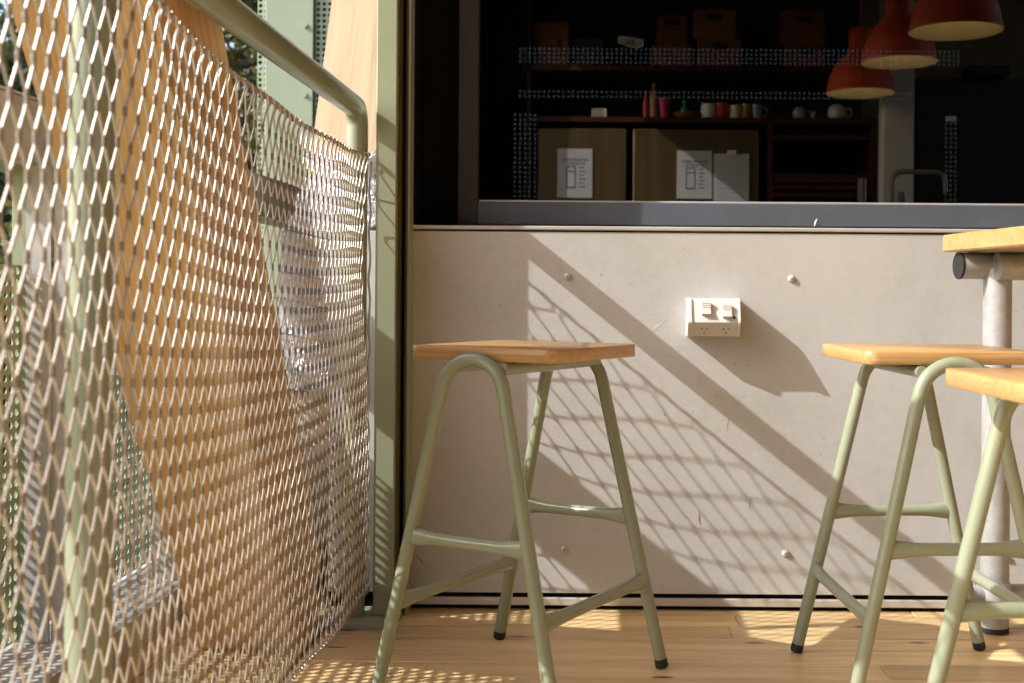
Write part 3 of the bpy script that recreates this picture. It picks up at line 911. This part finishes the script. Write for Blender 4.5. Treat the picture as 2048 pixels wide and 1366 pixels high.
MK['china'] = paint('china', (0.80, 0.77, 0.68), rough=0.25, var=0.03)
MK['blue'] = paint('bluegrey_china', (0.35, 0.42, 0.45), rough=0.3)
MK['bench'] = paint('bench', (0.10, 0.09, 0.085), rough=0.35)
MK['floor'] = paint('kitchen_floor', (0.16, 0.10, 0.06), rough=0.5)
def st(n_, a, b, m_): return struct(ob(n_, B(a, b), m_), None)
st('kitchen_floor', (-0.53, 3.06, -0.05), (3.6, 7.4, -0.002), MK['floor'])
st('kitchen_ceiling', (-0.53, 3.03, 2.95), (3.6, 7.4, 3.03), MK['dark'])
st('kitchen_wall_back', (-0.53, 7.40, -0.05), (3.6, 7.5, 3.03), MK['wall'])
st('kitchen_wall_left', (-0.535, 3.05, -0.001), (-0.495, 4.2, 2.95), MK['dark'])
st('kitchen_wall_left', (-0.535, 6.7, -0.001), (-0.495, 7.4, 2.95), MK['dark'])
st('kitchen_wall_left', (-0.535, 4.2, -0.001), (-0.495, 6.7, 0.9), MK['dark'])  # unseen opening above this piece, added to let sun brighten the kitchen
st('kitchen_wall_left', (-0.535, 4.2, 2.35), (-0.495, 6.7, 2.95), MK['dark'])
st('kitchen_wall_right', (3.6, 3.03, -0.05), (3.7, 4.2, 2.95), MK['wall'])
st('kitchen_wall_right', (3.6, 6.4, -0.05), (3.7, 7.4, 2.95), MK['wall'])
st('kitchen_wall_right', (3.6, 4.2, -0.05), (3.7, 6.4, 0.9), MK['wall'])  # unseen gap above, added so sky light reaches the kitchen
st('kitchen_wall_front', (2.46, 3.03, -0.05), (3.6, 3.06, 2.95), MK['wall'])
SF = FPX / 6.8
def fx(px, Y=6.8): return (px - 1200) * Y / FPX
def fz(py, Y=6.8): return HC + (582 - py) * Y / FPX
# dark cabinetry behind the right-hand side
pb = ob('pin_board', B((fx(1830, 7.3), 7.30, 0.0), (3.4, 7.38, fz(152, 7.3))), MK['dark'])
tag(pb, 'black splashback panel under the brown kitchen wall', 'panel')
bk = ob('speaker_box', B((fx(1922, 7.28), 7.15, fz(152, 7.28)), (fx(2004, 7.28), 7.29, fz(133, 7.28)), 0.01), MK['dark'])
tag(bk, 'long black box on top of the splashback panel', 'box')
# fridges
for k, (xa, xb, lab) in enumerate(((1072, 1252, 'brushed steel fridge with a single notice on its door'), (1263, 1517, 'brushed steel fridge with a notice and a clipboard on its door'))):
    t = thing('fridge', lab, 'fridge', ((fx(xa) + fx(xb)) / 2, 6.8, 0), group='steel fridges')
    hw = (fx(xb) - fx(xa)) / 2
    ob('cabinet', B((-hw, 0.045, 0.0), (hw, 0.56, fz(257) + 0.002)), MK['dark'], t)
    ob('door', B((-hw + 0.004, 0.0, 0.62), (hw - 0.004, 0.043, fz(257)), 0.006), MK['steel'], t)
    ob('door', B((-hw + 0.004, 0.0, 0.06), (hw - 0.004, 0.043, 0.61), 0.006), MK['steel'], t)
    ob('handle', MB().tube([(hw - 0.05, -0.03, 0.75), (hw - 0.05, -0.03, 1.15)], 0.009, 8), MK['chrome'], t, True)
def text(s, size, parent, loc, mat, name='lettering'):
    c = bpy.data.curves.new(name, 'FONT'); c.body = s; c.size = size; c.align_x = 'CENTER'; c.resolution_u = 2
    c.materials.append(mat)
    o = bpy.data.objects.new(name, c); COL.objects.link(o)
    dg = bpy.context.evaluated_depsgraph_get(); dg.update()
    me = bpy.data.meshes.new_from_object(o.evaluated_get(dg))
    bpy.data.objects.remove(o)
    me.materials.clear()
    return link(name, me, mat, parent, loc, (R(90), 0, 0))
for (xa, xb, ya, yb, lab) in ((1113, 1183, 298, 396, 'white notice with a fridge drawing on the narrower steel fridge'), (1352, 1422, 300, 396, 'white notice with a fridge drawing next to the clipboard')):
    X0, X1, Z1, Z0 = fx(xa), fx(xb), fz(ya), fz(yb)
    n_ = ob('notice', B((X0, 6.7955, Z0), (X1, 6.7985, Z1)), MK['paper'])
    n_.location = (0, 0, 0)
    tag(n_, lab, 'notice')
    w_ = X1 - X0; h_ = Z1 - Z0
    text('REFRIGERATOR', 0.021, n_, ((X0 + X1) / 2 + 0.005, 6.7948, Z1 - 0.070), MK['ink'])
    text('ETIQUETTE', 0.021, n_, ((X0 + X1) / 2 + 0.005, 6.7948, Z1 - 0.092), MK['ink'])
    fx0, fx1, fz0, fz1 = X0 + w_ * 0.26, X0 + w_ * 0.52, Z0 + h_ * 0.20, Z0 + h_ * 0.64
    mb = MB()
    q = 0.0035
    for (a, b, c, d) in ((fx0, fx1, fz0, fz0 + q * 1.6), (fx0, fx1, fz1 - q, fz1), (fx0, fx0 + q, fz0, fz1), (fx1 - q, fx1, fz0, fz1), (fx0, fx1, fz1 - h_ * 0.11, fz1 - h_ * 0.11 + q)):
        mb.box((a, 6.7945, c), (b, 6.7953, d))
    for k in range(6):
        zz = fz1 - h_ * 0.02 - k * h_ * 0.078
        mb.box((fx1 + w_ * 0.10, 6.7945, zz - 0.004), (fx1 + w_ * (0.24 + 0.04 * (k % 2)), 6.7953, zz))
    ob('printed_drawing', mb, MK['ink'], n_)
cb = ob('clipboard', B((fx(1426), 6.7900, fz(401)), (fx(1496), 6.7990, fz(306))), MK['paper'])
tag(cb, 'white clipboard hanging on the steel fridge beside a notice', 'clipboard')
ob('clip', B((fx(1452), 6.782, fz(309)), (fx(1470), 6.7895, fz(299)), 0.003), MK['china'], cb)
mb = MB()
for k in range(8):
    zz = fz(330) - k * 0.026
    mb.box((fx(1434), 6.7888, zz), (fx(1434) + 0.12 + 0.03 * ((k * 7) % 3), 6.7897, zz + 0.003))
ob('printed_lines', mb, MK['blue'], cb)
# shelves over the fridges
shelf = thing('shelf_unit', 'dark red stained shelf unit above the steel fridges', 'shelf', (0, 6.8, 0))
def sh(n_, xa, xb, za, zb, y0=0.0, y1=0.5, m_='redwood'): return ob(n_, B((fx(xa), y0, za), (fx(xb), y1, zb)), MK[m_], shelf)
Z1s = fz(233); Z2s = fz(130)
sh('shelf_board', 1060, 1752, Z1s - 0.030, Z1s)
sh('shelf_board', 1030, 1752, Z2s - 0.030, Z2s)
sh('upright', 1534, 1544, 0.0, Z1s - 0.031)
sh('upright', 1742, 1752, 0.0, Z1s - 0.031)
sh('upright', 1050, 1058, 0.0, 2.6)
sh('back_panel', 1030, 1760, 0.0, 2.9, 0.515, 0.53, 'dark')
for py in (271, 352, 371, 386):
    sh('shelf_board', 1545, 1741, fz(py) - 0.012, fz(py) + 0.010)
sh('drawer_front', 1548, 1738, fz(362), fz(345), -0.004, 0.4)
# archive boxes
def cbox(xa, xb, zb, zt, lab, m_='card', y0=6.86, handle=True, slit=False):
    X0, X1 = fx(xa), fx(xb)
    t = ob('storage_box', B((X0, y0, zb), (X1, y0 + 0.32, zt), 0.003), MK[m_])
    tag(t, lab, 'box', 'storage boxes on the top shelf')
    if handle:
        c = (X0 + X1) / 2; hz = zt - (zt - zb) * 0.25
        if slit: mb = B((X0 + (X1-X0)*0.66, y0 - 0.0015, zb + (zt-zb)*0.38), (X0 + (X1-X0)*0.79, y0 + 0.0, zb + (zt-zb)*0.62))
        else: mb = B((c - 0.045, y0 - 0.0015, hz - 0.016), (c + 0.045, y0 - 0.0002, hz + 0.016))
        ob('hand_hole', mb, MK['dark'], t)
    return t
zt_ = Z2s + 0.001
cbox(1065, 1133, zt_, fz(40), 'tall orange brown box with an upright hand hole', 'card', slit=True)
cbox(1143, 1203, zt_, fz(72), 'dark low box beside the tall orange brown box', 'dark', handle=False)
cbox(1302, 1382, zt_, fz(84), 'brown box under another box next to the paper tag', 'card', handle=False)
cbox(1313, 1372, fz(84) + 0.001, fz(24), 'smaller brown box stacked on a brown box', 'card')
cbox(1393, 1480, zt_, fz(72), 'lower tan archive box with a hand hole', 'card')
cbox(1384, 1470, fz(72) + 0.001, fz(12), 'upper tan archive box with a hand hole', 'card2')
cbox(1570, 1655, zt_, fz(85), 'brown box alone above the white mug', 'card')
cbox(1563, 1650, fz(85) + 0.001, fz(12), 'brown archive box on top of the box above the white mug', 'card')
tg = ob('paper_tag', MB().prism([(fx(1232), fz(70)), (fx(1237), fz(67)), (fx(1284), fz(75)), (fx(1284), fz(88)), (fx(1272), fz(93)), (fx(1252), fz(90)), (fx(1232), fz(80))], 'y', 6.845, 6.852), MK['china'])
tag(tg, 'cream paper tag with handwritten letters hanging from the shelf', 'tag')
text('AR', 0.05, tg, (fx(1258), 6.8440, fz(88)), MK['ink'])
# things on the lower shelf
def lt(n_, px, prof, m_, lab, cat, y=6.90, n=16):
    o = ob(n_, MB().lathe(prof, n), MK[m_], None, True)
    o.location = (fx(px, y), y, Z1s + 0.001)
    return tag(o, lab, cat)
def cyl(r, h): return [(0.0005, 0), (r * 0.96, 0), (r, 0.006), (r, h - 0.006), (r * 0.96, h), (0.0005, h)]
def bottle(r, h): return [(0.0005, 0), (r, 0), (r, h * 0.62), (r * 0.45, h * 0.76), (r * 0.4, h), (0.0005, h)]
tin = ob('metal_tin', B((fx(1180), 6.86, Z1s + 0.001), (fx(1212), 6.96, fz(213)), 0.006), MK['china'])
tag(tin, 'pale rectangular tin on the shelf above the fridges', 'tin')
lt('bottle', 1289, bottle(0.016, 0.16), 'red', 'slim red bottle on the shelf beside an amber bottle', 'bottle')
lt('bottle', 1305, bottle(0.024, 0.205), 'amber', 'tall amber bottle with an orange top on the shelf', 'bottle')
lt('tumbler', 1326, [(0.0005, 0), (0.024, 0), (0.036, 0.12), (0.033, 0.12), (0.022, 0.008), (0.0005, 0.008)], 'pink', 'magenta tumbler on the shelf beside the amber bottle', 'tumbler')
lt('bowl', 1372, [(0.0005, 0), (0.05, 0), (0.085, 0.035), (0.08, 0.035), (0.045, 0.008), (0.0005, 0.008)], 'amber', 'shallow tan bowl on the shelf', 'bowl')
lt('bottle', 1366, [(0.0005, 0.01), (0.022, 0.01), (0.022, 0.06), (0.009, 0.08), (0.009, 0.11), (0.0005, 0.11)], 'green', 'small green bottle standing in the tan bowl', 'bottle')
def mug(px, m_, lab, r=0.045, h=0.085, ball=False):
    prof = [(0.0005, 0), (r * 0.8, 0), (r, 0.012), (r, h), (r * 0.92, h), (r * 0.88, 0.01), (0.0005, 0.01)]
    if ball: prof = [(0.0005, 0), (r * 0.6, 0), (r * 0.95, h * 0.25), (r, h * 0.5), (r * 0.9, h * 0.8), (r * 0.6, h), (0.0005, h * 1.02)]
    o = ob('mug', MB().lathe(prof, 20), MK[m_], None, True)
    o.location = (fx(px, 6.88), 6.88, Z1s + 0.001)
    pts = [(r * 0.9 + 0.034 * math.sin(a), 0, h * 0.5 + 0.028 * math.cos(a)) for a in [math.pi * k / 8 for k in range(9)]]
    ob('handle', MB().tube(pts, 0.006, 6), MK[m_], o, True)
    return tag(o, lab, 'mug')
mug(1415, 'china', 'white mug beside the red mug on the shelf')
mug(1441, 'red', 'red mug between two pale mugs on the shelf', 0.04, 0.09)
mug(1468, 'cream', 'cream mug beside the red mug on the shelf', 0.035, 0.08)
mug(1490, 'amber', 'amber mug on the shelf near the upright', 0.030, 0.085)
mug(1511, 'blue', 'blue grey mug at the shelf upright', 0.030, 0.085)
lt('jar', 1596, [(0.0005, 0), (0.022, 0), (0.036, 0.02), (0.040, 0.04), (0.034, 0.065), (0.018, 0.075), (0.0005, 0.076)], 'blue', 'round blue grey jar on the shelf', 'jar')
lt('egg_cup', 1622, [(0.0005, 0), (0.018, 0), (0.008, 0.02), (0.02, 0.05), (0.0005, 0.045)], 'china', 'tiny white cup between the round jar and the white round mug', 'cup')
mug(1672, 'china', 'round white mug standing apart on the shelf', 0.055, 0.085, True)
# pillar
pl = ob('pillar', B((fx(1765, 6.6), 6.6, 0.0), (fx(1826, 6.6), 6.72, 2.94), 0.004), MK['white'])
tag(pl, 'pale painted pillar behind the orange lamps', 'pillar')
# pendant lamps
def pendant(lab):
    t = thing('pendant_lamp', lab, 'lamp', group='orange pendant lamps')
    outer = [(0.180, 0.0), (0.1815, 0.004), (0.1815, 0.012), (0.176, 0.02), (0.170, 0.06), (0.160, 0.10), (0.142, 0.14), (0.115, 0.175), (0.085, 0.20), (0.068, 0.215), (0.064, 0.24), (0.062, 0.34), (0.055, 0.35), (0.0005, 0.35)]
    ob('shade', MB().lathe(outer, 40), MK['lamp'], t, True)
    inner = [(0.1795, 0.0005), (0.172, 0.02), (0.166, 0.06), (0.156, 0.10), (0.138, 0.14), (0.111, 0.172), (0.08, 0.195), (0.0005, 0.20)]
    ob('shade_lining', MB().lathe(inner, 40), MK['cream'], t, True)
    ob('cord', MB().tube([(0, 0, 0.35), (0, 0, 1.14)], 0.004, 6), MK['lamp'], t)
    bm_, n_, l_, p_ = newmat('lit_bulb'); p_.inputs['Emission Color'].default_value = (1, 0.80, 0.5, 1); p_.inputs['Emission Strength'].default_value = 1.6; p_.inputs['Base Color'].default_value = (0.8, 0.75, 0.6, 1)
    ob('bulb', MB().lathe([(0.0005, 0.07), (0.02, 0.075), (0.032, 0.10), (0.025, 0.13), (0.015, 0.15), (0.015, 0.199)], 14), bm_, t, True)
    return t
pd = pendant('orange pendant lamp hanging above the kitchen tap')
pd.location = (1.385, 4.70, HC + (582 - 58) * 4.70 / FPX)
pd2 = dup(pd, location=(1.425, 5.75, HC + (582 - 121) * 5.75 / FPX)); pd2['label'] = 'orange pendant lamp with its rim across the pale pillar'
pd3 = dup(pd, location=(1.385, 6.42, HC + (582 - 183) * 6.42 / FPX)); pd3['label'] = 'red orange pendant lamp hanging lowest, beside the pillar'
# bench with tap just inside the window
bn = ob('kitchen_bench', B((-0.25, 3.07, 0.0), (2.4, 3.62, 0.93), 0.004), MK['bench'])
tag(bn, 'dark kitchen bench inside the window below the tap', 'bench')
Yt = 3.32
def tx_(px): return (px - 1200) * Yt / FPX
def tz_(py): return HC + (582 - py) * Yt / FPX
tap = thing('kitchen_tap', 'steel square arched kitchen tap inside the window', 'tap', (tx_(1783), Yt, 0.931))
H0 = tz_(339) - 0.931; Wd = tx_(1888) - tx_(1783)
pts = [(0, 0, 0), (0, 0, H0 - 0.03)]
for k in range(1, 7):
    a = R(90 * k / 6); pts.append((0.028 - 0.028 * math.cos(a), 0, H0 - 0.028 + 0.028 * math.sin(a)))
for k in range(0, 7):
    a = R(90 * k / 6); pts.append((Wd - 0.025 + 0.025 * math.sin(a), 0, H0 - 0.025 + 0.025 * math.cos(a)))
pts.append((Wd + 0.002, 0, H0 - 0.058))
ob('spout', MB().tube(pts, 0.0068, 12, up=(0, 1, 0)), MK['chrome'], tap, True)
ob('base_ring', MB().lathe([(0.0005, 0), (0.016, 0), (0.016, 0.008), (0.0075, 0.010)], 16), MK['chrome'], tap, True)
ds = thing('soap_dispenser', 'thick steel cylinder left of the kitchen tap', 'dispenser', (tx_(1722), Yt, 0.931))
ob('cylinder', MB().lathe(cyl(0.012, tz_(353) - 0.931), 16), MK['chrome'], ds, True)
ob('nozzle', MB().tube([(0, 0, 0.075), (-0.016, -0.01, 0.066)], 0.005, 8), MK['chrome'], ds, True)
fb = thing('spray_bottle', 'small clear bottle with a white cap under the tap', 'bottle', (tx_(1812), Yt + 0.06, 0.931))
ob('bottle_body', MB().lathe(bottle(0.014, 0.09), 14), MK['blue'], fb, True)
ob('bottle_cap', MB().lathe([(0.0005, 0.091), (0.009, 0.091), (0.011, 0.10), (0.009, 0.116), (0.0005, 0.118)], 14), MK['china'], fb, True)
gb = ob('glass_knob', MB().lathe([(0.0005, 0), (0.016, 0), (0.016, 0.03), (0.010, 0.045), (0.0005, 0.048)], 14), MK['china'], None, True)
gb.location = (tx_(1799), Yt + 0.03, 0.931); tag(gb, 'short pale stopper beside the small clear bottle', 'stopper')
rs = ob('plant_cutting', MB().tube([(0, 0, 0), (0.006, 0.01, 0.03), (-0.008, 0.012, 0.06), (0.004, 0.01, 0.085)], [0.03, 0.022, 0.014, 0.004], 9), MK['card2'], None)
rs.location = (tx_(957), 3.25, 0.9305); tag(rs, 'crumpled brown paper bag in the window corner', 'paper bag')

# ------------------------------------------------------------------ leaf stuck on the window frame
lf = ob('fallen_leaf', MB().add([(-0.003, 0, 0.0), (0.0015, -0.0015, 0.004), (0.006, -0.001, 0.016), (0.0095, -0.0005, 0.024), (0.004, -0.002, 0.023), (-0.001, -0.002, 0.014), (0.003, -0.003, 0.012)], [(0,1,6),(1,2,6),(2,3,6),(3,4,6),(4,5,6),(5,0,6)]), MK['cream'])
lf.scale = (0.8, 0.8, 0.8)
lf.location = (wx(1629, 2.95), 2.9535, 0.926); tag(lf, 'tiny pale leaf leaning on the lower window frame', 'leaf')

# ------------------------------------------------------------------ trees beyond
def tree(lab, loc, h, rad, nleaf, leafm, lsize, seed):
    rnd = random.Random(seed)
    t = thing('garden_tree', lab, 'tree', loc)
    mb = MB()
    tips = []
    mb.tube([(0, 0, 0), (0.05, 0.03, h * 0.25), (-0.04, 0.06, h * 0.5), (0.02, 0.0, h * 0.9)], [h * 0.03, h * 0.024, h * 0.017, h * 0.004], 9)
    for k in range(13):
        a = rnd.uniform(0, 6.28); z0 = h * rnd.uniform(0.22, 0.8); L = rad * rnd.uniform(0.5, 1.0)
        e = Vector((math.cos(a) * L, math.sin(a) * L, z0 + rnd.uniform(0.05, 0.25) * h))
        mid = Vector((e.x * 0.5, e.y * 0.5, z0 + (e.z - z0) * 0.35))
        mb.tube([(0, 0, z0), mid, e], [h * 0.011, h * 0.007, h * 0.002], 6)
        tips += [e, mid.lerp(e, 0.5), mid]
    ob('trunk', mb, M['bark'], t, True)
    for _ in range(10): tips.append(Vector((rnd.uniform(-1, 1) * rad * 0.5, rnd.uniform(-1, 1) * rad * 0.5, h * rnd.uniform(0.75, 1.0))))
    vs = []; fs = []
    for _ in range(nleaf):
        c = rnd.choice(tips)
        s_ = rad * 0.24
        p = c + Vector((rnd.gauss(0, s_), rnd.gauss(0, s_), rnd.gauss(0, s_ * 0.8)))
        d = Vector((rnd.gauss(0, 1), rnd.gauss(0, 1), rnd.gauss(0, 1))).normalized()
        u = d.orthogonal().normalized(); u.rotate(Matrix.Rotation(rnd.uniform(0, 6.28), 3, d)); v = d.cross(u)
        L = lsize * rnd.uniform(0.6, 1.3)
        o = len(vs)
        vs += [p - u * L, p + v * L * 0.35, p + u * L, p - v * L * 0.35]
        fs.append((o, o+1, o+2, o+3))
    me = bpy.data.meshes.new('crown'); me.from_pydata([tuple(p) for p in vs], [], fs)
    link('crown', me, M[leafm], t)
tree('dark leafy tree seen past the orange brace at the mesh edge', (-5.7, 11.2, -0.6), 3.5, 1.4, 9000, 'leaf_dark', 0.10, 3)
tree('yellow green tree showing between the orange brace and the pier', (-4.2, 13.0, -0.6), 6.2, 2.0, 11000, 'leaf_yellow', 0.11, 5)
tree('dark tree far beyond the ledge and perforated panel', (-8.0, 14.5, -0.6), 4.4, 2.2, 8000, 'leaf_dark', 0.12, 8)
tree('low green shrub tree behind the perforated screen', (-2.9, 5.9, -0.6), 1.7, 0.8, 3600, 'leaf_yellow', 0.05, 11)
tree('low dark shrub tree behind the narrow perforated panel', (-3.5, 5.2, -0.6), 1.5, 0.9, 3600, 'leaf_dark', 0.05, 13)
